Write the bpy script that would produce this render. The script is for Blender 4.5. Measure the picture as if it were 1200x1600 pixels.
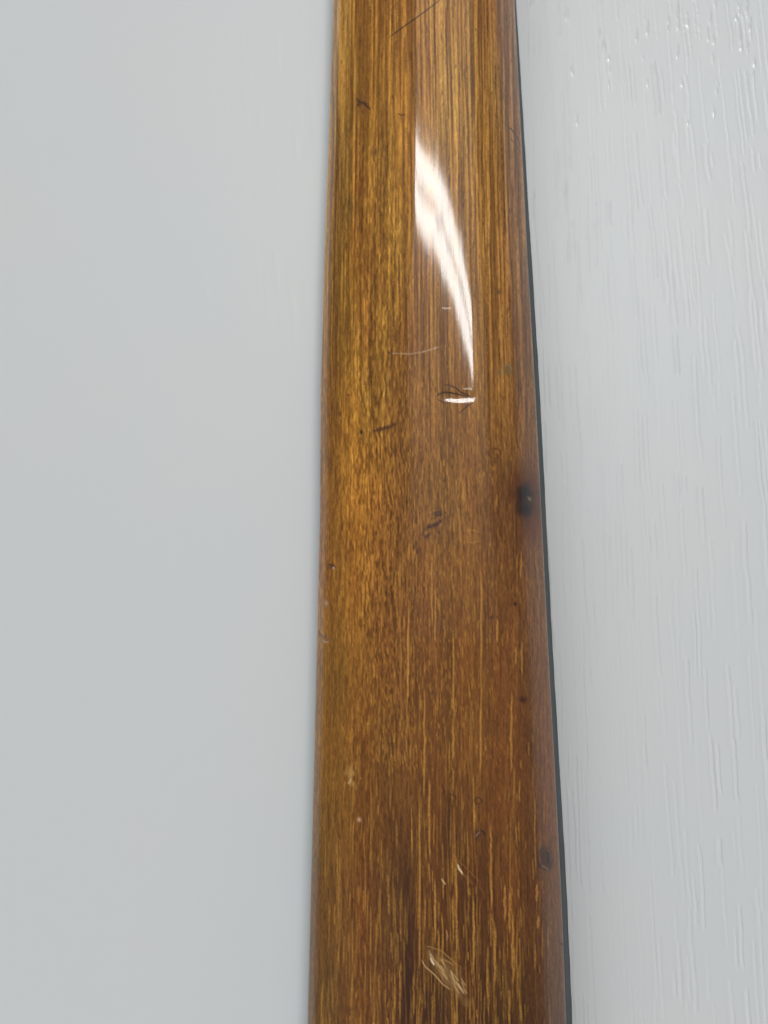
import bpy, math, random
import numpy as np
from mathutils import Vector

scene = bpy.context.scene
for o in list(bpy.data.objects):
    bpy.data.objects.remove(o)
random.seed(7)
rng = np.random.default_rng(11)

# ------------------------------------------------------------------ camera
PITCH = math.radians(10.0)          # phone held almost flat above the table, tipped forward
HALF_FOV = math.radians(23.75)
FOC = 600.0 / math.tan(HALF_FOV)    # focal length in units of a 1200 x 1600 frame
ZJ = 0.0048                          # height of the joint between neck wood and fingerboard
H = 0.0118                          # height of the rounded wood above that joint
NEXP = 2.45
DIST = 0.205
FW = np.array([0, math.sin(PITCH), -math.cos(PITCH)])
UP = np.array([0, math.cos(PITCH), math.sin(PITCH)])
RT = np.array([1.0, 0, 0])
CAM = np.array([0, 0, ZJ]) - FW * DIST

cam_data = bpy.data.cameras.new('camera')
cam = bpy.data.objects.new('camera', cam_data)
scene.collection.objects.link(cam)
cam.location = CAM
cam.rotation_euler = (PITCH, 0, 0)
cam_data.sensor_fit = 'HORIZONTAL'
cam_data.sensor_width = 36.0
cam_data.lens = 18.0 / math.tan(HALF_FOV)
cam_data.clip_start = 0.01
cam_data.clip_end = 20.0
cam_data.dof.use_dof = True
cam_data.dof.focus_distance = 0.193
cam_data.dof.aperture_fstop = 27.0
scene.camera = cam

# ------------------------------------------------------------------ room light
world = bpy.data.worlds.new('World')
scene.world = world
world.use_nodes = True
bg = world.node_tree.nodes['Background']
bg.inputs['Color'].default_value = (0.95, 0.985, 1.0, 1)
bg.inputs['Strength'].default_value = 0.24


def area_lamp(name, loc, sx, sy, rz, radiance, color, spread=math.pi):
    d = bpy.data.lights.new(name, 'AREA')
    d.shape = 'RECTANGLE'
    d.size = sx
    d.size_y = sy
    d.energy = radiance * math.pi * sx * sy
    d.color = color
    o = bpy.data.objects.new(name, d)
    scene.collection.objects.link(o)
    o.location = loc
    o.rotation_euler = (0, 0, rz)
    d.spread = spread
    return o


# ceiling fitting with two tubes, ahead and to the right of the table
LA = math.radians(-29.0)
LS = 1.65
lcx, lcy, lz = 0.218 * LS, 0.645 * LS, 1.2 * LS
nx, ny = -math.sin(LA), math.cos(LA)
for k in (-1, 1):
    area_lamp('ceiling_tube_lamp', (lcx + nx * 0.038 * LS * k, lcy + ny * 0.038 * LS * k, lz),
              0.60 * LS, 0.061 * LS, LA, 29.0, (1.0, 0.985, 0.96))
# the pale ceiling lit by that fitting
for k in range(5):                  # ceiling lit by it: brightest near the fitting
    area_lamp('ceiling_bounce_lamp', (0.70 - 0.02 * k, 1.5 + 0.14 * k, 2.4 - 0.004 * k), 1.64 - 0.06 * k, 2.9 - 0.27 * k, 0.0, 0.17, (0.97, 0.985, 1.0))
# added fill lamp, unseen, behind left: lifts the board and shades its relief
fl = area_lamp('left_fill_lamp', (-1.75, -2.35, 1.35), 1.6, 1.4, 0.0, 6.2, (0.96, 0.985, 1.0))
fl.rotation_euler = Vector((-1.75, -2.35, 1.35)).to_track_quat('Z', 'Y').to_euler()

scene.view_settings.view_transform = 'Standard'
scene.view_settings.look = 'None'
scene.view_settings.exposure = 0.0
scene.view_settings.gamma = 1.0
scene.render.engine = 'CYCLES'


# ------------------------------------------------------------------ small maths helpers
def unproj(px, py, z):
    px = np.asarray(px, float)
    py = np.asarray(py, float)
    d = FW + ((px - 600) / FOC)[..., None] * RT + ((800 - py) / FOC)[..., None] * UP
    t = (z - CAM[2]) / d[..., 2]
    return CAM + d * t[..., None]


def proj(x, y, z):
    vx, vy, vz = x - CAM[0], y - CAM[1], z - CAM[2]
    k = vx * FW[0] + vy * FW[1] + vz * FW[2]
    return 600 + FOC * vx / k, 800 - FOC * (vy * UP[1] + vz * UP[2]) / k


def vnoise(x, y, seed):
    """smooth value noise, about -1..1"""
    g = np.random.default_rng(seed).random((256, 256)) * 2 - 1
    xi = np.floor(x).astype(int)
    yi = np.floor(y).astype(int)
    fx = x - xi
    fy = y - yi
    fx = fx * fx * (3 - 2 * fx)
    fy = fy * fy * (3 - 2 * fy)
    a = g[yi & 255, xi & 255]
    b = g[yi & 255, (xi + 1) & 255]
    c = g[(yi + 1) & 255, xi & 255]
    d = g[(yi + 1) & 255, (xi + 1) & 255]
    return (a * (1 - fx) + b * fx) * (1 - fy) + (c * (1 - fx) + d * fx) * fy


def sstep(a, b, x):
    t = np.clip((x - a) / (b - a), 0, 1)
    return t * t * (3 - 2 * t)


def lin(c):
    c = np.asarray(c, float) / 255.0
    return np.where(c < 0.04045, c / 12.92, ((c + 0.055) / 1.055) ** 2.4)


# ------------------------------------------------------------------ outline of the neck
YS = np.array([-300, 0, 200, 400, 600, 800, 1000, 1200, 1400, 1600, 1900.])
LE = np.array([527, 520, 514, 506, 501, 499.5, 495, 490, 485, 480, 472.])
RE = np.array([790, 803.6, 814, 824, 836, 846, 856, 867, 877.5, 885, 897.])
DE = np.array([791, 806, 818, 830, 842.5, 852.5, 862.5, 874, 885.5, 894, 909.])
YL, SAX = np.array([-300, 0, 340, 400, 450, 600, 1000, 1300, 1600, 1900.]), np.array([651, 650, 648, 643, 637, 627, 626, 628, 631, 634.])
YR, SBX = np.array([-300, 0, 400, 600, 800, 1000, 1300, 1600, 1900.]), np.array([720, 728, 735, 740, 744, 750, 756, 760, 765.])

y_w = unproj(np.full(len(YS), 600.0), YS, ZJ + 0.006)[:, 1]      # world y of each control row
LX = unproj(LE, YS, ZJ + 0.004)[:, 0]
RX = unproj(RE, YS, ZJ + 0.004)[:, 0]


def fi(y, xs):                      # monotone table lookup along the neck (y falls with image row)
    return np.interp(y, y_w[::-1], xs[::-1])


KA, KB = 0.050, 0.040               # slight creases where the glued strips meet
top = ZJ + H
ya = unproj(np.full(len(YL), 600.0), YL, top)[:, 1]
xa = unproj(SAX, YL, top)[:, 0]
yb = unproj(np.full(len(YR), 600.0), YR, top)[:, 1]
xb = unproj(SBX, YR, top - 0.0005)[:, 0]


def seam_a(y):
    return np.interp(y, ya[::-1], xa[::-1])


def seam_b(y):
    return np.interp(y, yb[::-1], xb[::-1])


def smin(a, b, k):
    h = np.clip(0.5 + 0.5 * (b - a) / k, 0, 1)
    return b * (1 - h) + a * h - k * h * (1 - h)


def hinge(d, k):
    """max(0, d) with its corner eased over k metres"""
    return 0.5 * (d + np.sqrt(d * d + k * k)) - 0.5 * k * np.exp(-np.abs(d) / 0.004)


def height(x, y):
    L = fi(y, LX)
    R = fi(y, RX)
    s = np.clip((2 * x - L - R) / (R - L), -1, 1)
    z = ZJ + H * np.maximum(1 - np.abs(s) ** NEXP, 0) ** (1 / NEXP)
    edge = 1 - s ** 4
    # the long edges are planed to a steep bevel: crisp on the left, rounded on the right
    zl = ZJ + 0.0020 + 2.05 * (x - L)
    zr = ZJ + 0.0012 + 1.35 * (R - x)
    z = smin(z, zl, 0.00045)
    z = smin(z, zr, 0.0036)
    z = np.maximum(z, ZJ)
    z = z - KA * hinge(seam_a(y) - x, 0.0003) * edge * 0.9 - KB * hinge(x - seam_b(y), 0.0012) * edge * 0.9
    # hand-worked wood: long shallow waves
    z = z + edge * (1.1e-5 * vnoise(x / 0.006 + 40, y / 0.030 + 40, 3) + 3.4e-6 * vnoise(x / 0.0011 + 40, y / 0.011 + 40, 4)
                    + 3.2e-6 * vnoise(x / 0.0024 + 40, y / 0.0065 + 40, 5))
    return z


# fit the outline so the silhouette seen from the camera has the traced width
ss = np.linspace(-1, 1, 801)
for _ in range(4):
    for i in range(len(YS)):
        y0 = y_w[i]
        x0 = (LX[i] + RX[i]) / 2 + ss * (RX[i] - LX[i]) / 2
        px, py = proj(x0, y0, height(x0, y0))
        for arr, ext, j in ((LX, LE, int(np.argmin(px))), (RX, RE, int(np.argmax(px)))):
            want = np.interp(py[j], YS, ext)
            arr[i] += (want - px[j]) / FOC * 0.2
DX = unproj(DE, YS, 0.0008)[:, 0]
DYW = unproj(DE, YS, 0.0008)[:, 1]

# ------------------------------------------------------------------ the wood: colour and relief sheets
CX0, CX1, CY0, CY1 = 440, 940, -120, 1720
CW, CH = CX1 - CX0, CY1 - CY0
yy, xx = np.mgrid[CY0:CY1, CX0:CX1].astype(float)
le = np.interp(yy, YS, LE)
re = np.interp(yy, YS, RE)
f = (xx - le) / (re - le)
# grain coordinate: follows the taper by half, and wanders
q = (f * 345 * 0.5 + (xx - 500) * 0.5)
q = q + 2.6 * vnoise(xx / 60, yy / 260, 21) + (0.35 + 0.7 * sstep(250, 600, yy)) * vnoise(xx / 14, yy / 60, 22)

FC = np.array([-0.2, 0.08, 0.2, 0.35, 0.5, 0.65, 0.8, 0.95, 1.2])
FY = np.array([-120, 0, 200, 400, 600, 800, 1000, 1200, 1400, 1600, 1720.])
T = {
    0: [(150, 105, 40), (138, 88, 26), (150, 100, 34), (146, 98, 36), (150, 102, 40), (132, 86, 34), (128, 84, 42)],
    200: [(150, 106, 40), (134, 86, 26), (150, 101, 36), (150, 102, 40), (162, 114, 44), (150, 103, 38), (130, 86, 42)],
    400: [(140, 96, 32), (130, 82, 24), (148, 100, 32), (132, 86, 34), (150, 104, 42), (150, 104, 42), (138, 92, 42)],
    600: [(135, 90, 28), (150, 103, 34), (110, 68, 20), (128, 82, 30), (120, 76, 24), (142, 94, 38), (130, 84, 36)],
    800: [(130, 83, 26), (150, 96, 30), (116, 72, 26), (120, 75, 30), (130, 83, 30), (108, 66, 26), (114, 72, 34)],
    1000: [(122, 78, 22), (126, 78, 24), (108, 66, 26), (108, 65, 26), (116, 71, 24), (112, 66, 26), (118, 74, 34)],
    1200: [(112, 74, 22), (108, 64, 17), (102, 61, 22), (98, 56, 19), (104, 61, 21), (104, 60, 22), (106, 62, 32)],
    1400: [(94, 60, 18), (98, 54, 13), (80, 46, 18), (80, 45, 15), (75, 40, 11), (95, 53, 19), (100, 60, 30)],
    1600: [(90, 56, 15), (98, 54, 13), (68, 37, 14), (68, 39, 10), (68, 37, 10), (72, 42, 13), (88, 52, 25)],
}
rows = []
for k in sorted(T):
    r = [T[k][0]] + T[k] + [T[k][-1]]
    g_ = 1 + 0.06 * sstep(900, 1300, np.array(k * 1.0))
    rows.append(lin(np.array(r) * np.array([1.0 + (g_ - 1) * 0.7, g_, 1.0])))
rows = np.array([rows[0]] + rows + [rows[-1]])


def table(f, y):
    yc = np.clip(np.interp(y, FY, np.arange(len(FY))), 0, len(FY) - 1.001)
    xc = np.clip(np.interp(f, FC, np.arange(len(FC))), 0, len(FC) - 1.001)
    i = yc.astype(int)
    j = xc.astype(int)
    a = (yc - i)[..., None]
    b = (xc - j)[..., None]
    return (rows[i, j] * (1 - b) + rows[i, j + 1] * b) * (1 - a) + (rows[i + 1, j] * (1 - b) + rows[i + 1, j + 1] * b) * a


fw_ = f + 0.02 * vnoise(xx / 20, yy / 120, 31)
col = table(fw_, yy + 60 * vnoise(q / 12, yy / 200, 32))

up_w = 1 - sstep(430, 800, yy)                 # bold stripes in the upper half
low_w = sstep(800, 1150, yy)
left_fig = np.exp(-((f - 0.27) / 0.13) ** 2) * sstep(120, 330, yy) * (1 - 0.6 * sstep(950, 1250, yy))
mid_w = sstep(450, 700, yy)

st = (0.55 * vnoise(q / 7.5, yy / 420, 41) + 0.75 * vnoise(q / 3.4 + 9, yy / 300 + 3, 42)
      + 0.70 * vnoise(q / 2.0, yy / 110, 43))
st = np.tanh(st * 1.9)
streaks = st * (0.38 * up_w + 0.06) * (1 - 0.25 * left_fig)
broad = 0.15 * vnoise(q / 22, yy / 330, 44) + 0.07 * vnoise(q / 35, yy / 90, 45)
wq = q + 1.8 * vnoise(xx / 8, yy / 16, 46) + 1.0 * vnoise(xx / 4, yy / 8, 47)
sq = np.tanh(1.6 * (0.6 * vnoise(wq / 2.4, yy / 15, 48) + 0.75 * vnoise(wq / 1.5, yy / 8, 49)))
squig = sq * (0.07 + 0.36 * left_fig + 0.10 * mid_w * (1 - low_w))
fine = (0.15 + 0.04 * mid_w) * vnoise(q / 1.5, yy / 7.0, 50) + 0.14 * vnoise(q / 1.5, yy / 40.0, 54) + 0.10 * vnoise(xx / 1.6, yy / 2.0, 51)
thin = (0.16 * mid_w + 0.05) * (vnoise(q / 1.6, yy / 32, 52)) * (1 - 0.5 * low_w)
tot = streaks + broad + squig + fine + thin
col = col * np.exp(tot[..., None] * np.array([1.05, 1.20, 1.6]))
# redder heart tint in patches
red = 0.5 + 0.5 * vnoise(q / 18, yy / 130, 53)
col = col * (1 + (red[..., None] - 0.5) * np.array([0.05, -0.09, -0.16]))

hgt = np.zeros_like(xx)                        # relief in millimetres
wear = np.zeros_like(xx)                       # dull, broken varnish


def box(pts, w):
    xs = [p[0] for p in pts]
    ys = [p[1] for p in pts]
    x0 = max(int(min(xs) - w - 2) - CX0, 0)
    x1 = min(int(max(xs) + w + 3) - CX0, CW)
    y0 = max(int(min(ys) - w - 2) - CY0, 0)
    y1 = min(int(max(ys) + w + 3) - CY0, CH)
    return x0, x1, y0, y1


def stroke(pts, w, c, alpha=1.0, depth=0.0, dull=0.0, soft=0.8, taper=True, rough=0.0):
    """a line along pts (photo units), c = display colour or None"""
    x0, x1, y0, y1 = box(pts, w + soft)
    if x1 <= x0 or y1 <= y0:
        return
    if c is not None and sum(c) < 230 and depth != -0.0001 and dull == 0 and len(pts) < 8:
        w = w * 1.2 + 0.2
        alpha = min(1.0, alpha * 1.2)
    X = xx[y0:y1, x0:x1]
    Y = yy[y0:y1, x0:x1]
    best = np.full(X.shape, 1e9)
    par = np.zeros(X.shape)
    n = len(pts) - 1
    for k in range(n):
        (ax, ay), (bx, by) = pts[k], pts[k + 1]
        dx, dy = bx - ax, by - ay
        t = np.clip(((X - ax) * dx + (Y - ay) * dy) / (dx * dx + dy * dy + 1e-9), 0, 1)
        d = np.hypot(X - ax - t * dx, Y - ay - t * dy)
        m = d < best
        best = np.where(m, d, best)
        par = np.where(m, (k + t) / n, par)
    ww = w * 0.5 * (np.sqrt(np.clip(4 * par * (1 - par), 0.02, 1)) if taper else 1.0)
    a = np.clip((ww + soft - best) / soft, 0, 1)
    if taper:
        a = a * np.clip(4 * par * (1 - par) * 2.5, 0.25, 1)
    if rough:
        a = a * np.clip(0.75 + rough * vnoise(X / 2.2, Y / 2.2, 77), 0, 1)
    if c is not None:
        cc = lin(c)
        col[y0:y1, x0:x1] = col[y0:y1, x0:x1] * (1 - (a * alpha)[..., None]) + cc * (a * alpha)[..., None]
    hgt[y0:y1, x0:x1] += a * depth
    wear[y0:y1, x0:x1] = np.maximum(wear[y0:y1, x0:x1], a * dull)


def blob(cx, cy, rx, ry, c, alpha=1.0, depth=0.0, dull=0.0, power=1.0, rot=0.0, rag=0.25, seed=60):
    m = max(rx, ry) * 2.2
    x0, x1, y0, y1 = box([(cx, cy)], m)
    X = xx[y0:y1, x0:x1] - cx
    Y = yy[y0:y1, x0:x1] - cy
    cr, sr = math.cos(rot), math.sin(rot)
    U = (X * cr + Y * sr) / rx
    V = (-X * sr + Y * cr) / ry
    r = np.hypot(U, V) * (1 + rag * vnoise((X + cx) / (0.5 * rx + 1), (Y + cy) / (0.5 * ry + 1), seed))
    a = np.exp(-(r ** 2) ** power)
    if c is not None:
        cc = lin(c)
        col[y0:y1, x0:x1] = col[y0:y1, x0:x1] * (1 - (a * alpha)[..., None]) + cc * (a * alpha)[..., None]
    hgt[y0:y1, x0:x1] += a * depth
    wear[y0:y1, x0:x1] = np.maximum(wear[y0:y1, x0:x1], a * dull)


def q_to_x(fr, y):
    l = np.interp(y, YS, LE)
    r = np.interp(y, YS, RE)
    base = 0.5 * (l + fr * (r - l)) + 0.5 * (500 + (fr * 345))
    return base


def fleck(fr, y, ln, w, c, alpha, wob=1.0, depth=0.0):
    n = max(3, int(ln / 9))
    pts = []
    ph = random.random() * 6
    wv = 0.0
    for k in range(n + 1):
        yk = y + ln * k / n
        wv += random.uniform(-0.5, 0.5) * wob
        pts.append((q_to_x(fr, yk) + wv + 0.5 * math.sin(ph + yk / 17), yk))
    stroke(pts, w, c, alpha, depth=depth, soft=0.9, rough=0.35)


# pore lines.  clusters of lines share a place across the grain
lines = [random.uniform(0.04, 0.98) for _ in range(90)]
for k in range(1150):
    fr = random.choice(lines) + random.gauss(0, 0.004) if random.random() < 0.5 else random.uniform(0.03, 0.99)
    y = 1720 - abs(random.triangular(0, 900, 60)) * random.uniform(0.6, 1.0)
    if y < 1050 and random.random() < 0.45:
        continue
    if fr > 0.88 and random.random() < 0.6:
        continue
    ln = random.choice([14, 22, 35, 35, 55, 80, 130])
    g = random.uniform(0.85, 1.12)
    yellow = random.random()
    c = (168 * g, (114 + 8 * yellow) * g, (42 + 12 * yellow) * g)
    fleck(fr, y, ln, random.choice([0.2, 0.4, 0.7, 1.2]), c, random.uniform(0.15, 0.7) * (0.75 if fr < 0.15 else 1), depth=-0.002)
for k in range(1900):              # fine gold flecks of the middle part
    fr = random.triangular(0.05, 0.95, 0.3)
    y = random.uniform(520, 1200)
    fleck(fr, y, random.choice([6, 9, 14, 22]), random.uniform(0.4, 1.2), (176, 122, 46), random.uniform(0.2, 0.6), 0.8)
for k in range(1500):              # short dark pores everywhere
    fr = random.uniform(0.04, 0.97)
    y = random.uniform(-60, 1700)
    fleck(fr, y, random.choice([6, 10, 18, 40]), random.uniform(0.4, 1.3), (62, 34, 10), random.uniform(0.15, 0.5), 0.6)
for k in range(330):              # long dark growth lines of the upper half
    fr = random.uniform(0.36, 0.97) if random.random() < 0.7 else random.uniform(0.04, 0.36)
    y = random.uniform(-110, 520)
    fleck(fr, y, random.choice([60, 110, 180, 260]), random.uniform(0.5, 2.0), (84, 48, 16), random.uniform(0.25, 0.6), 0.7)
for x_, y_, l_, w_ in ((626, 860, 300, 1.2), (638, 940, 150, 2.0), (637, 975, 130, 1.8), (663, 1075, 180, 1.8), (656, 1240, 280, 2.2),
                       (671, 1215, 130, 2.4), (709, 985, 140, 1.8), (708, 1130, 60, 2.4), (752, 880, 260, 2.0), (751, 1100, 110, 2.6),
                       (777, 965, 40, 2.2), (815, 1000, 55, 2.0), (799, 1080, 130, 2.2), (680, 1370, 110, 2.4), (713, 1330, 170, 2.4),
                       (773, 1440, 100, 2.6), (740, 1400, 120, 2.2), (767, 1280, 150, 2.4), (801, 1430, 110, 2.4), (685, 1450, 60, 2.0),
                       (625, 1500, 100, 1.6), (646, 1520, 70, 2.2), (839, 1380, 30, 3.0), (841, 1430, 22, 3.0), (806, 1010, 30, 1.8),
                       (675, 860, 120, 1.6), (680, 915, 90, 1.4), (814, 860, 45, 2.0), (789, 1380, 60, 2.6), (796, 1390, 70, 2.2)):
    pts = [(x_ + random.uniform(-0.9, 0.9) + 0.004 * k, y_ + l_ * k / 9) for k in range(10)]
    stroke(pts, w_, (178, 124, 54), 0.8, depth=-0.002, rough=0.3)

# glue lines between the strips
pa = [(np.interp(y, YL, SAX), y) for y in range(-100, 1710, 30)]
pb = [(np.interp(y, YR, SBX), y) for y in range(-100, 1710, 30)]
stroke(pa, 1.0, (70, 42, 18), 0.45, taper=False, rough=0.6)
stroke(pb, 0.9, (76, 44, 18), 0.35, taper=False, rough=0.7)
# darker heartwood streak by the first glue line, low down
for x_, y_, l_ in ((637, 1330, 260), (643, 1400, 250), (634, 1480, 180), (700, 1230, 120), (693, 1500, 160), (663, 1540, 120)):
    stroke([(x_ + 1.5 * math.sin(k), y_ + l_ * k / 8) for k in range(9)], 8, (48, 24, 12), 0.4, soft=6)

# ------- marks and wear
DK = (58, 34, 18)
stroke([(606, 60), (622, 48), (650, 28), (672, 12), (692, -4)], 1.0, (70, 42, 18), 0.85, depth=-0.012)
stroke([(557, 153), (562, 160), (558, 166)], 2.0, DK, 0.7, depth=-0.01)
blob(566, 161, 9, 7, (84, 50, 24), 0.7, rag=0.6, rot=0.6)
stroke([(560, 158), (570, 162), (580, 173)], 2.2, DK, 0.65)
stroke([(621, 177), (628, 180), (634, 178)], 1.6, DK, 0.6)
blob(627, 184, 3, 9, (90, 54, 22), 0.5)
blob(585, 238, 4, 5, (72, 50, 28), 0.6)
blob(548, 322, 4, 13, (70, 56, 30), 0.65, rag=0.5)
blob(626, 272, 4, 14, (76, 52, 26), 0.5, rag=0.5)
stroke([(790, 195), (800, 203), (808, 214), (813, 228)], 1.1, (86, 56, 38), 0.85, depth=-0.01)
stroke([(796, 216), (805, 224), (812, 236)], 0.9, (92, 60, 40), 0.6, depth=-0.006)
stroke([(718, 296), (722, 301), (727, 300)], 1.6, (96, 64, 30), 0.6)
blob(780, 456, 4, 5, (74, 46, 28), 0.7)
blob(764, 383, 3, 4, (90, 62, 30), 0.6)
stroke([(606, 552), (618, 552), (640, 553), (660, 550), (676, 545), (690, 541)], 1.3, (186, 150, 118), 0.6, depth=-0.008, dull=0.5, rough=0.5)
stroke([(604, 548), (609, 552), (614, 553)], 1.0, DK, 0.6)
stroke([(690, 481), (697, 482), (706, 481)], 0.8, (190, 156, 104), 0.45, dull=0.4)
# the slot-shaped dent that catches the lamp
blob(714, 620, 24, 7.2, None, depth=-0.105, power=1.45, rag=0.0)
stroke([(692, 618), (700, 618), (708, 619)], 1.5, None, depth=-0.012, soft=1.4)
stroke([(693, 601), (702, 602), (712, 606), (720, 613), (730, 617), (737, 621)], 1.0, (52, 30, 14), 0.9, depth=-0.012)
stroke([(681, 619), (688, 615), (694, 613), (706, 614), (720, 617), (736, 621)], 1.3, (48, 28, 14), 0.9, depth=-0.012)
stroke([(683, 623), (690, 628), (698, 631)], 1.0, (60, 36, 18), 0.7, depth=-0.008)
stroke([(739, 630), (731, 634), (724, 640), (716, 647)], 1.0, (60, 36, 18), 0.8, depth=-0.008)
stroke([(722, 608), (734, 607), (738, 609)], 0.9, (214, 190, 160), 0.6, dull=0.4)
blob(793, 577, 11, 7, (104, 88, 58), 0.65, rot=-0.5, rag=0.6)
stroke([(787, 572), (795, 570), (800, 576)], 1.2, (134, 116, 86), 0.6)
blob(565, 675.5, 2.6, 3.8, (30, 16, 8), 0.95, power=1.5, depth=-0.02)
stroke([(582, 674), (592, 671), (606, 668), (622, 660)], 3.2, (70, 42, 20), 0.75, soft=1.6, rough=0.4)
stroke([(541, 616), (545, 617), (545, 620)], 1.6, (72, 44, 18), 0.6)
stroke([(527, 644), (532, 645), (531, 652)], 1.4, (74, 44, 16), 0.55)
for cx, cy, rx, ry in ((773, 708, 10, 8), (771, 728, 8, 8), (775, 706, 6, 5)):      # pin-knot rings
    ring = [(cx + rx * math.cos(a / 9 * math.tau * 0.95 + 1), cy + ry * math.sin(a / 9 * math.tau * 0.95 + 1)) for a in range(10)]
    stroke(ring, 1.2, (74, 38, 14), 0.75 if rx == 10 else 0.5, taper=False, rough=0.4)
blob(771, 732, 5, 4, (160, 108, 40), 0.5)
# scorched patch at the right shoulder
blob(828, 768, 23, 46, (104, 54, 20), 0.6, rag=0.35, seed=61)
blob(826, 784, 29, 46, (84, 40, 14), 0.90, power=1.2, rag=0.35, seed=62)
blob(838, 805, 20, 38, (92, 46, 18), 0.75, rag=0.3, seed=64)
blob(820, 769, 13, 16, (22, 11, 8), 1.0, power=1.3, rag=0.3)
blob(822, 794, 14, 18, (22, 11, 8), 1.0, power=1.3, rag=0.3)
blob(845, 782, 8, 22, (78, 42, 18), 0.65)
stroke([(824, 776), (828, 781), (831, 780)], 1.2, (130, 108, 86), 0.7, dull=0.6)
stroke([(829, 776), (827, 783)], 1.0, (120, 98, 78), 0.6, dull=0.6)
# pencil-like dashes
blob(683, 803, 8, 4, (60, 38, 34), 0.75, rag=0.7)
blob(680, 820, 11, 4, (54, 34, 32), 0.8, rot=-0.45, rag=0.6)
blob(668, 838, 4, 4, (60, 38, 30), 0.7, rag=0.6)
blob(602, 669, 16, 3.0, (66, 38, 20), 0.7, rot=-0.3, rag=0.5)
stroke([(677, 801), (689, 799)], 1.6, (64, 40, 32), 0.8, rough=0.5)
stroke([(679, 806), (690, 805)], 1.6, (64, 40, 32), 0.75, rough=0.5)
stroke([(689, 798), (688, 808)], 1.4, (64, 40, 32), 0.65)
stroke([(664, 826), (673, 822), (682, 819), (691, 812)], 3.0, (60, 36, 26), 0.85, soft=1.2, rough=0.4)
stroke([(664, 838), (670, 836), (671, 832)], 2.0, (66, 42, 30), 0.7)
stroke([(684, 830), (688, 833)], 1.8, (66, 42, 30), 0.7)
blob(666, 795, 2, 12, (84, 54, 34), 0.5)
blob(695, 750, 3, 3, (80, 40, 16), 0.7)
blob(587, 833, 3, 4, (72, 40, 14), 0.6)
blob(596, 846, 4, 5, (84, 46, 14), 0.55)
stroke([(727, 829), (738, 828), (750, 832)], 1.0, (168, 120, 54), 0.6)
stroke([(728, 846), (738, 848), (752, 845)], 1.0, (168, 120, 54), 0.5)
blob(742, 838, 9, 7, (156, 104, 38), 0.4, rag=0.7)
# dents on the left edge
blob(519, 885, 5, 4, (76, 46, 30), 0.85, depth=-0.06, dull=0.3)
stroke([(512, 881), (520, 883), (524, 888)], 1.2, (60, 36, 24), 0.8, depth=-0.02)
blob(521, 887, 1.4, 1.4, (200, 170, 150), 0.9)
blob(510, 942, 3, 4, (176, 146, 128), 0.5, depth=-0.03, dull=0.5)
stroke([(497, 984), (500, 990), (504, 995), (513, 994)], 2.2, (58, 44, 34), 0.85, depth=-0.04, dull=0.5, rough=0.4)
stroke([(502, 1000), (508, 1003), (514, 1003)], 1.8, (160, 134, 116), 0.7, depth=-0.03, dull=0.5)
blob(508, 998, 7, 6, (100, 74, 56), 0.5, rag=0.6, depth=-0.03)
# pits and dots
blob(805, 944, 3.2, 3.4, (48, 24, 12), 0.9, power=1.4, depth=-0.02)
blob(768, 965, 3.6, 2.6, (66, 38, 24), 0.8, depth=-0.02)
blob(817, 1093, 5, 4.4, (42, 20, 12), 0.95, power=1.5, depth=-0.03)
blob(818, 1093, 8, 7, (84, 40, 20), 0.5)
blob(676, 1083, 3, 3, (62, 36, 26), 0.6)
blob(548, 1214, 5, 14, (168, 128, 70), 0.55, rag=0.9, dull=0.4)
stroke([(543, 1224), (547, 1222), (549, 1216)], 1.4, (196, 166, 120), 0.6)
blob(561, 1281, 2.6, 3.2, (196, 150, 120), 0.85, depth=-0.03, dull=0.4)
ring = [(747 + 6 * math.cos(a / 8 * math.tau), 1251 + 5 * math.sin(a / 8 * math.tau)) for a in range(9)]
stroke(ring, 1.2, (44, 22, 12), 0.7, taper=False)
blob(748, 1304, 7, 8, (64, 40, 28), 0.7, depth=-0.05, dull=0.3)
stroke([(743, 1308), (746, 1303), (750, 1300)], 1.6, (130, 100, 78), 0.7)
stroke([(750, 1296), (757, 1301), (757, 1307)], 1.2, (50, 28, 16), 0.8)
stroke([(690, 1226), (694, 1235), (692, 1242)], 1.2, (50, 26, 12), 0.7)
stroke([(700, 1240), (712, 1244), (713, 1252)], 1.2, (50, 26, 12), 0.55)
blob(852, 1342, 12, 19, (66, 42, 32), 0.9, power=2.2, depth=-0.05, dull=0.6, rag=0.22, rot=-0.15)
ring = [(852 + 12.5 * math.cos(a / 12 * math.tau), 1342 + 18 * math.sin(a / 12 * math.tau)) for a in range(12)]
stroke(ring, 1.2, (50, 30, 20), 0.6, taper=False, rough=0.5)
stroke([(852, 1330), (857, 1335), (856, 1344), (860, 1352)], 1.6, (44, 26, 20), 0.8)
stroke([(846, 1352), (852, 1355), (858, 1360)], 1.4, (130, 98, 76), 0.7, dull=0.6)
stroke([(843, 1338), (845, 1348)], 1.4, (112, 80, 60), 0.6)
stroke([(877.5, 1472), (878, 1478)], 2.4, (32, 20, 14), 0.9)
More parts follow.
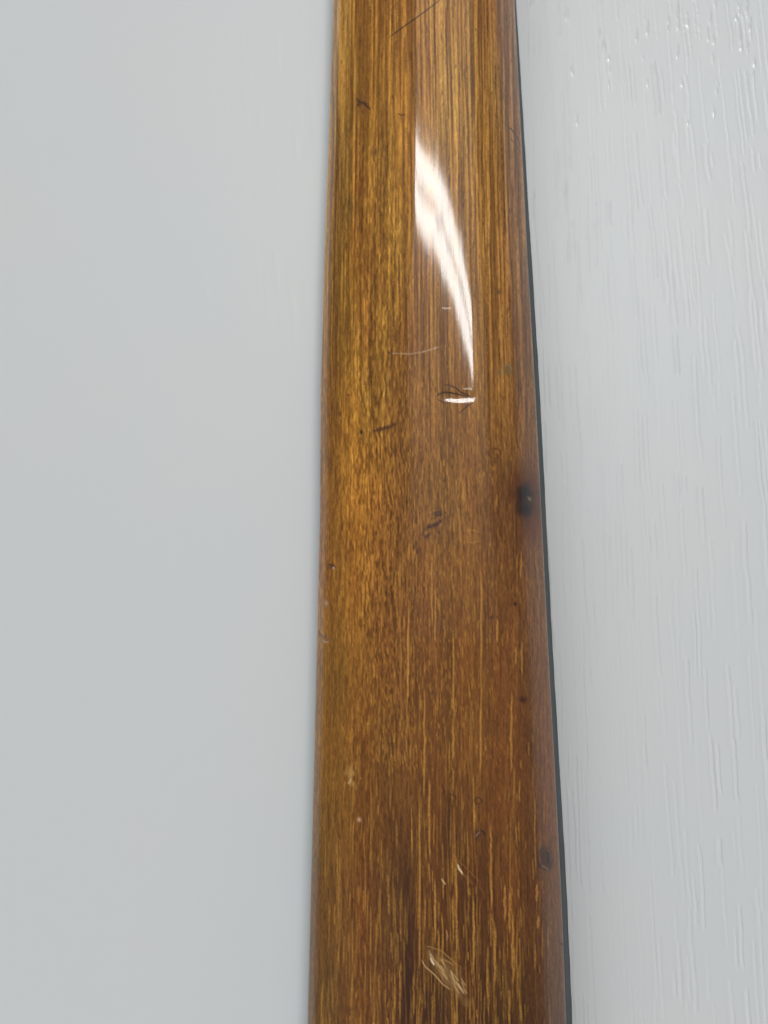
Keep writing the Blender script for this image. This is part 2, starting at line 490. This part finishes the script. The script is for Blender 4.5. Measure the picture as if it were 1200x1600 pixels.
# small gouge
stroke([(715, 1350), (717, 1357), (724, 1367)], 2.2, (212, 180, 136), 0.85, depth=-0.03, dull=0.6)
stroke([(722, 1364), (730, 1372), (742, 1384)], 3.0, (120, 78, 34), 0.5, soft=2)
stroke([(700, 1345), (710, 1340), (722, 1350), (738, 1366), (752, 1380)], 0.9, (132, 84, 42), 0.65)
stroke([(700, 1346), (701, 1358), (709, 1366)], 0.9, (122, 78, 38), 0.55)
stroke([(748, 1384), (754, 1392), (756, 1398)], 0.9, (120, 78, 38), 0.5)
stroke([(690, 1373), (693, 1378), (696, 1382)], 1.4, (196, 160, 112), 0.8, dull=0.4)
stroke([(697, 1452), (699, 1462), (698, 1470)], 2.0, (170, 116, 76), 0.6)
# large gouge with torn fibres
blob(694, 1514, 13, 40, (112, 78, 38), 0.7, rot=-0.60, power=2.0, rag=0.35, dull=0.8, depth=-0.06, seed=65)
blob(702, 1530, 9, 30, (134, 98, 54), 0.5, rot=-0.55, power=1.4, rag=0.6, dull=0.9, seed=66)
for k in range(46):
    t = random.random()
    cx = 668 + 58 * t + random.gauss(0, 5)
    cy = 1484 + 64 * t + random.gauss(0, 5)
    ln = random.uniform(9, 26)
    a = 0.95 + random.gauss(0, 0.22)
    c = random.choice([(176, 138, 86), (196, 164, 118), (150, 106, 54), (96, 60, 26), (170, 130, 76)])
    stroke([(cx, cy), (cx + ln * 0.5 * math.cos(a) + random.uniform(-1, 1), cy + ln * 0.5 * math.sin(a)),
            (cx + ln * math.cos(a), cy + ln * math.sin(a))], random.uniform(0.6, 1.5), c, random.uniform(0.25, 0.6), depth=-0.006, dull=0.8, soft=1.3)
stroke([(658, 1498), (664, 1510), (678, 1522), (692, 1538), (706, 1548)], 1.1, (186, 146, 96), 0.75, dull=0.6)
stroke([(664, 1478), (674, 1480), (690, 1486), (706, 1500), (720, 1512)], 1.2, (150, 108, 58), 0.75, dull=0.5)
stroke([(672, 1496), (676, 1504), (679, 1508)], 2.2, (214, 186, 150), 0.9, dull=0.7)
stroke([(720, 1556), (732, 1562), (742, 1572)], 1.1, (120, 76, 38), 0.5)

# crisp the fine figure
soft_ = col.copy()
soft_[1:-1, 1:-1] = (col[:-2, 1:-1] + col[2:, 1:-1] + 2 * col[1:-1, :-2] + 2 * col[1:-1, 2:] + 2 * col[1:-1, 1:-1]) / 8
soft2 = col.copy()
soft2[:, 3:-3] = (col[:, :-6] + col[:, 1:-5] + col[:, 2:-4] + col[:, 3:-3] + col[:, 4:-2] + col[:, 5:-1] + col[:, 6:]) / 7
col = np.maximum(col + 0.5 * (col - soft_) + 0.25 * (col - soft2), col * 0.4)
hgt = hgt * 1e-3
col = np.clip(col, 0.0005, 1)
GAIN = np.array([1.42, 1.43, 1.38])


def sample(img, px, py):
    u = np.clip(px - CX0, 0, CW - 1.001)
    v = np.clip(py - CY0, 0, CH - 1.001)
    i = v.astype(int)
    j = u.astype(int)
    a = v - i
    b = u - j
    if img.ndim == 3:
        a = a[..., None]
        b = b[..., None]
    return (img[i, j] * (1 - b) + img[i, j + 1] * b) * (1 - a) + (img[i + 1, j] * (1 - b) + img[i + 1, j + 1] * b) * a


# ------------------------------------------------------------------ materials
def principled(name):
    m = bpy.data.materials.new(name)
    m.use_nodes = True
    return m, m.node_tree.nodes, m.node_tree.links, m.node_tree.nodes['Principled BSDF']


wood, N, L_, P = principled('varnished_wood')
att = N.new('ShaderNodeAttribute')
att.attribute_name = 'wood_colour'
attw = N.new('ShaderNodeAttribute')
attw.attribute_name = 'varnish_wear'
tc = N.new('ShaderNodeTexCoord')
mp = N.new('ShaderNodeMapping')
mp.inputs['Scale'].default_value = (9000, 1500, 600)
L_.new(tc.outputs['Object'], mp.inputs['Vector'])
nz = N.new('ShaderNodeTexNoise')
nz.inputs['Scale'].default_value = 1.0
nz.inputs['Detail'].default_value = 3
L_.new(mp.outputs['Vector'], nz.inputs['Vector'])
mr = N.new('ShaderNodeMapRange')
mr.inputs['From Min'].default_value = 0.3
mr.inputs['From Max'].default_value = 0.7
mr.inputs['To Min'].default_value = 0.90
mr.inputs['To Max'].default_value = 1.10
L_.new(nz.outputs['Fac'], mr.inputs['Value'])
mul = N.new('ShaderNodeVectorMath')
mul.operation = 'SCALE'
L_.new(att.outputs['Color'], mul.inputs[0])
L_.new(mr.outputs['Result'], mul.inputs['Scale'])
L_.new(mul.outputs['Vector'], P.inputs['Base Color'])
P.inputs['Roughness'].default_value = 0.55
P.inputs['Specular IOR Level'].default_value = 0.15
P.inputs['Coat Weight'].default_value = 1.0
P.inputs['Coat IOR'].default_value = 1.43
wr = N.new('ShaderNodeMapRange')
wr.inputs['To Min'].default_value = 0.075
wr.inputs['To Max'].default_value = 0.5
L_.new(attw.outputs['Fac'], wr.inputs['Value'])
L_.new(wr.outputs['Result'], P.inputs['Coat Roughness'])

fbm, N, L_, P = principled('fingerboard_edge')
nz = N.new('ShaderNodeTexNoise')
nz.inputs['Scale'].default_value = 300
nz.inputs['Detail'].default_value = 4
tc = N.new('ShaderNodeTexCoord')
mp = N.new('ShaderNodeMapping')
mp.inputs['Scale'].default_value = (3, 0.15, 3)
L_.new(tc.outputs['Object'], mp.inputs['Vector'])
L_.new(mp.outputs['Vector'], nz.inputs['Vector'])
cr = N.new('ShaderNodeValToRGB')
cr.color_ramp.elements[0].position = 0.35
cr.color_ramp.elements[0].color = (0.085, 0.098, 0.100, 1)
cr.color_ramp.elements[1].position = 0.7
cr.color_ramp.elements[1].color = (0.120, 0.132, 0.134, 1)
L_.new(nz.outputs['Fac'], cr.inputs['Fac'])
L_.new(cr.outputs['Color'], P.inputs['Base Color'])
P.inputs['Roughness'].default_value = 0.6
P.inputs['Specular IOR Level'].default_value = 0.2

paint, N, L_, P = principled('white_embossed_paint')
tc = N.new('ShaderNodeTexCoord')
nz = N.new('ShaderNodeTexNoise')
nz.inputs['Scale'].default_value = 22
nz.inputs['Detail'].default_value = 2
L_.new(tc.outputs['Object'], nz.inputs['Vector'])
cr = N.new('ShaderNodeValToRGB')
cr.color_ramp.elements[0].position = 0.35
cr.color_ramp.elements[0].color = (0.752, 0.780, 0.780, 1)
cr.color_ramp.elements[1].position = 0.65
cr.color_ramp.elements[1].color = (0.770, 0.783, 0.781, 1)
L_.new(nz.outputs['Fac'], cr.inputs['Fac'])
L_.new(cr.outputs['Color'], P.inputs['Base Color'])
ag = N.new('ShaderNodeAttribute')
ag.attribute_name = 'pore'
gr = N.new('ShaderNodeMapRange')
gr.inputs['To Min'].default_value = 0.42
gr.inputs['To Max'].default_value = 0.13
L_.new(ag.outputs['Fac'], gr.inputs['Value'])
L_.new(gr.outputs['Result'], P.inputs['Roughness'])
P.inputs['Specular IOR Level'].default_value = 0.4
nb = N.new('ShaderNodeTexNoise')
nb.inputs['Scale'].default_value = 900
nb.inputs['Detail'].default_value = 3
L_.new(tc.outputs['Object'], nb.inputs['Vector'])
bp = N.new('ShaderNodeBump')
bp.inputs['Strength'].default_value = 0.25
bp.inputs['Distance'].default_value = 0.00005
L_.new(nb.outputs['Fac'], bp.inputs['Height'])
L_.new(bp.outputs['Normal'], P.inputs['Normal'])


# ------------------------------------------------------------------ mesh helper
def grid_mesh(name, X, Y, Z, mat, smooth=True):
    r, c = X.shape
    me = bpy.data.meshes.new(name)
    co = np.stack([X, Y, Z], -1).reshape(-1, 3).astype(np.float32)
    idx = np.arange(r * c).reshape(r, c)
    quads = np.stack([idx[:-1, :-1], idx[:-1, 1:], idx[1:, 1:], idx[1:, :-1]], -1).reshape(-1, 4)
    me.vertices.add(len(co))
    me.vertices.foreach_set('co', co.ravel())
    me.loops.add(quads.size)
    me.loops.foreach_set('vertex_index', quads.ravel().astype(np.int32))
    me.polygons.add(len(quads))
    me.polygons.foreach_set('loop_start', (np.arange(len(quads)) * 4).astype(np.int32))
    me.polygons.foreach_set('loop_total', np.full(len(quads), 4, np.int32))
    me.update(calc_edges=True)
    me.polygons.foreach_set('use_smooth', np.full(len(quads), smooth))
    me.materials.append(mat)
    return me


def link(name, me, parent=None):
    o = bpy.data.objects.new(name, me)
    scene.collection.objects.link(o)
    if parent is not None:
        o.parent = parent
    return o


# ------------------------------------------------------------------ the table top
def spaced(a, b, step):
    return np.linspace(a, b, max(2, int(abs(b - a) / step) + 1))


bx = np.concatenate([[-0.70, -0.45, -0.25, -0.15], spaced(-0.115, -0.012, 0.00045)[:-1], spaced(-0.012, 0.028, 0.0016)[:-1],
                     spaced(0.028, 0.118, 0.000135), [0.15, 0.25, 0.45, 0.70]])
by = np.concatenate([[-0.80, -0.45, -0.25, -0.16], spaced(-0.135, 0.180, 0.00031), [0.21, 0.30, 0.5, 0.9]])
BX, BY = np.meshgrid(bx, by)
BZ = np.zeros_like(BX)
PORE = np.zeros_like(BX)


def groove(x0, y0, ln, w, depth, gloss, side, tiltx):
    """one pore of the embossed grain: a narrow trench with a raised lip on one side"""
    i0, i1 = np.searchsorted(by, [y0, y0 + ln])
    margin = w * 3.5 + abs(tiltx) * ln + 0.0012
    j0, j1 = np.searchsorted(bx, [x0 - margin, x0 + margin])
    if i1 - i0 < 3 or j1 - j0 < 2:
        return
    X = BX[i0:i1, j0:j1]
    Y = BY[i0:i1, j0:j1]
    t = (Y - y0) / ln
    cx = x0 + tiltx * (Y - y0) + 0.00022 * vnoise(Y / 0.006 + x0 * 900, Y * 0 + x0 * 3000, 91) + 0.00008 * vnoise(Y / 0.0016 + 7, Y * 0 + x0 * 5000, 92)
    d = (X - cx) / w
    env = np.clip(np.minimum(t, 1 - t) * ln / 0.0012, 0, 1) * (0.75 + 0.25 * vnoise(Y / 0.003, Y * 0 + x0 * 1000, 93))
    g = np.exp(-d * d * 1.6)
    lip = np.exp(-(d * side - 2.0) ** 2 * 0.7)
    BZ[i0:i1, j0:j1] += env * depth * (g - 0.6 * lip)
    PORE[i0:i1, j0:j1] = np.maximum(PORE[i0:i1, j0:j1], env * g * gloss)


def board_line(x, strength, seed, fine=False):
    """a growth line: a chain of pores that wanders and sometimes doubles"""
    r = random.Random(seed)
    y = -0.14 + r.uniform(0, 0.01)
    while y < 0.19:
        ln = r.uniform(0.006, 0.028) * (1.4 if fine else 1.0)
        gap = r.uniform(-0.004, 0.007)
        wx = float(0.0022 * vnoise(np.array([y / 0.055 + x * 14]), np.array([x * 45 + 3]), 95)[0]
                   + 0.0012 * vnoise(np.array([y / 0.02 + 5]), np.array([x * 160 + 9]), 96)[0])
        bow = -0.055 * (x - 0.03)                # lines fan slightly apart towards the viewer
        xb_ = x + wx + bow * (y + 0.02) / 0.16 * 1.0
        s = strength * r.uniform(0.25, 1.1) * (1.0 + 1.3 * float(1 - sstep(-0.08, 0.03, np.array(y))))
        w = r.uniform(0.00024, 0.00042) * (0.8 if fine else 1.0)
        gl = float(sstep(0.075, 0.125, np.array(y))) * r.uniform(0.2, 1.0)
        tl = r.gauss(0, 0.012) - 0.03 * (y > 0.04) * (x > 0.06)
        groove(xb_, y, ln, w, 0.000125 * s, 1.0 * gl, -1, tl)
        if r.random() < 0.45:
            groove(xb_ + r.choice([-1, 1]) * r.uniform(0.0009, 0.0018), y + r.uniform(0, 0.006), ln * r.uniform(0.4, 0.9), w, 0.000110 * s, gl, -1, tl)
        y += ln + gap


xk = 0.040
k = 0
while xk < 0.125:
    near = xk < 0.058
    board_line(xk, 0.52 if near else random.uniform(0.55, 1.05), 500 + k, fine=near)
    xk += random.uniform(0.0016, 0.0030) if near else random.uniform(0.0026, 0.0056)
    k += 1
xk = -0.09
while xk < -0.016:                # the left half is almost smooth; a few faint lines remain near the neck
    i_far = max(0.0, (xk + 0.075) / 0.055)
    for _ in range(4):
        y0 = random.uniform(0.02, 0.15)
        groove(xk + random.uniform(-0.001, 0.001), y0, random.uniform(0.006, 0.02), 0.0007, 0.00007 * i_far * random.uniform(0.2, 1), 0, 1, -0.10)
    xk += random.uniform(0.003, 0.006)
# soft undulation between the lines, and a pebbly skin inside the pores near the far edge
act = sstep(0.02, 0.05, BX)
BZ += act * (2.6e-5 * vnoise(BX / 0.0042 + 30, BY / 0.016 + 30, 97) + 8e-6 * vnoise(BX / 0.0011 + 30, BY / 0.005 + 30, 98))
BZ += 9e-6 * vnoise(BX / 0.012 + 60, BY / 0.05 + 60, 99)
BZ += 2.2e-6 * vnoise(BX / 0.0011 + 90, BY / 0.012 + 90, 101) + 4e-6 * vnoise(BX / 0.0035 + 90, BY / 0.03 + 90, 102)
BZ += PORE * sstep(0.05, 0.08, BX) * sstep(0.08, 0.11, BY) * 1.3e-4 * vnoise(BX / 0.0007, BY / 0.0009 + 50, 100)
# beads of glossy paint caught in the pores at the far right; they glint towards the lamp
beads = []
for bx_, b0, b1, nb_ in ((1060, 2, 48, 7), (1045, 30, 50, 4), (1110, 22, 34, 3), (1106, 50, 62, 2), (1115, 58, 66, 2), (1113, 88, 94, 1), (1111, 170, 182, 2),
                         (1062, 126, 132, 1), (1070, 186, 192, 1), (1155, 2, 24, 5), (1168, 0, 24, 5), (1150, 18, 40, 3), (1157, 40, 80, 6),
                         (1172, 26, 56, 5), (1167, 66, 74, 2), (1177, 90, 120, 3), (993, 48, 66, 3), (1012, 36, 54, 3), (1004, 84, 92, 1), (936, 42, 58, 3),
                         (944, 68, 76, 2), (887, 12, 30, 3), (892, 100, 118, 2), (898, 180, 194, 2), (1057, 74, 88, 3), (1118, 0, 6, 1), (832, 0, 8, 2), (1010, 124, 130, 1),
                         (1118, 130, 150, 2), (950, 90, 140, 3), (1074, 20, 46, 3)):
    for n_ in range(nb_):
        p = unproj(bx_ + random.uniform(-1.5, 1.5) + 0.03 * (b0 - 40), b0 + (b1 - b0) * (n_ + random.random()) / nb_, 0.0)
        beads.append((p[0], p[1], random.uniform(0.00022, 0.00040), random.uniform(0.0006, 0.0016), random.uniform(0.00004, 0.00010)))
for x0, y0, rx, ry, hb in beads:
    i0, i1 = np.searchsorted(by, [y0 - 2.2 * ry, y0 + 2.2 * ry])
    j0, j1 = np.searchsorted(bx, [x0 - 2.2 * rx, x0 + 2.2 * rx])
    g = np.exp(-((BX[i0:i1, j0:j1] - x0) / rx) ** 2 - ((BY[i0:i1, j0:j1] - y0) / ry) ** 2)
    BZ[i0:i1, j0:j1] += hb * 1.5 * g
    PORE[i0:i1, j0:j1] = np.maximum(PORE[i0:i1, j0:j1], np.clip(g * 1.6, 0, 1))
BZ[[0, -1], :] = 0
BZ[:, [0, -1]] = 0

tab = grid_mesh('tabletop', BX, BY, BZ, paint)
a = tab.attributes.new('pore', 'FLOAT', 'POINT')
a.data.foreach_set('value', PORE.ravel().astype(np.float32))
table_o = link('tabletop', tab)
table_o['kind'] = 'structure'
table_o['label'] = 'pale grey-white painted board with embossed wood grain under the neck'
# give the board its thickness: skirt and underside as its slab
slab = bpy.data.meshes.new('slab')
x0, x1, y0, y1, zb = -0.70, 0.70, -0.80, 0.90, -0.022
slab.from_pydata([(x0, y0, 0), (x1, y0, 0), (x1, y1, 0), (x0, y1, 0), (x0, y0, zb), (x1, y0, zb), (x1, y1, zb), (x0, y1, zb)], [],
                 [(0, 4, 5, 1), (1, 5, 6, 2), (2, 6, 7, 3), (3, 7, 4, 0), (4, 7, 6, 5)])
slab.materials.append(paint)
so = link('slab', slab, table_o)

# ------------------------------------------------------------------ the neck
root = bpy.data.objects.new('instrument_neck', None)
scene.collection.objects.link(root)
root.location = (0.010, 0.0, 0.0)
root.empty_display_size = 0.02
root['label'] = 'varnished brown wooden neck of a stringed instrument, back upwards, worn and dented, on white board'
root['category'] = 'instrument neck'

NR = 1400
yv = np.linspace(0.172, -0.140, NR)


def side_tau(u0, u1, n):
    return np.linspace(u0, u1, n)


def tau_of_s(s):
    tt = np.linspace(-1, 1, 4001)
    sv = 0.86 * np.sin(tt * math.pi / 2) + 0.14 * tt
    return np.interp(s, sv, tt)


Lr = fi(yv, LX)
Rr = fi(yv, RX)
sa = (2 * seam_a(yv) - Lr - Rr) / (Rr - Lr)
sb = (2 * seam_b(yv) - Lr - Rr) / (Rr - Lr)
for which, (ta, tb, n) in enumerate(((np.full(NR, -1.0), tau_of_s(sa), 130), (tau_of_s(sa), tau_of_s(sb), 110), (tau_of_s(sb), np.full(NR, 1.0), 130))):
    w = np.linspace(0, 1, n)[None, :]
    tau = ta[:, None] * (1 - w) + tb[:, None] * w
    s = 0.86 * np.sin(tau * math.pi / 2) + 0.14 * tau
    X = (Lr + Rr)[:, None] / 2 + s * (Rr - Lr)[:, None] / 2
    Y = np.repeat(yv[:, None], n, 1)
    Z = height(X, Y)
    px, py = proj(X, Y, Z)
    lpx = np.interp(py, YS, LE)
    rpx = np.interp(py, YS, RE)
    pxc = np.clip(px, lpx + 0.5, rpx - 0.5)
    C = sample(col, pxc, py) * GAIN
    hh = sample(hgt, pxc, py)
    ww = sample(wear, pxc, py)
    # relief pushes along the outward direction
    out = np.abs(s) ** 6
    Z = Z + hh * (1 - out)
    X = X - np.sign(s) * -hh * out
    X = X - root.location[0]
    me = grid_mesh('wood_strip', X, Y, Z, wood)
    # normals of the grid run downwards with y decreasing; flip so they face out
    me.flip_normals()
    ca = me.attributes.new('wood_colour', 'FLOAT_COLOR', 'POINT')
    C4 = np.concatenate([C, np.ones(C.shape[:2] + (1,))], -1)
    ca.data.foreach_set('color', C4.ravel().astype(np.float32))
    wa = me.attributes.new('varnish_wear', 'FLOAT', 'POINT')
    wa.data.foreach_set('value', ww.ravel().astype(np.float32))
    o = link('wood_strip', me, root)
    o['label'] = ('left strip of golden figured wood with a dented pale edge', 'central strip with the bright lamp reflection and pale gouge',
                  'right strip with the dark scorched patch at its edge')[which]

# fingerboard below the wood: its dark side shows along the right edge
nf = 220
yf = np.linspace(0.172, -0.140, nf)
lf = fi(yf, LX)
rf = fi(yf, RX)
order = np.argsort(DYW)
df = np.interp(yf, DYW[order], DX[order])
jit = 0.00005 * vnoise(yf / 0.004 + 50, yf * 0, 88)
wid = df - rf
prof = [(lf + 0.0006, 0.0006 + 0 * yf), (lf - 0.00005, 0.0012 + 0 * yf), (lf + 0.0, ZJ + 0 * yf),
        (rf - 0.0001, ZJ + 0.0001 + 0 * yf), (rf + 0.10 * wid, ZJ - 0.0003 + 0 * yf), (df + jit, 0.0012 + 0 * yf), (df - 0.0004, 0.0006 + 0 * yf)]
FXg = np.stack([p[0] for p in prof] + [prof[0][0]], 1) - root.location[0]
FZg = np.stack([p[1] for p in prof] + [prof[0][1]], 1)
FYg = np.repeat(yf[:, None], len(prof) + 1, 1)
fme = grid_mesh('fingerboard', FXg, FYg, FZg, fbm, smooth=False)
fme.flip_normals()
fo = link('fingerboard', fme, root)
fo['label'] = 'dark slate-grey edge of the fingerboard beneath the wood'
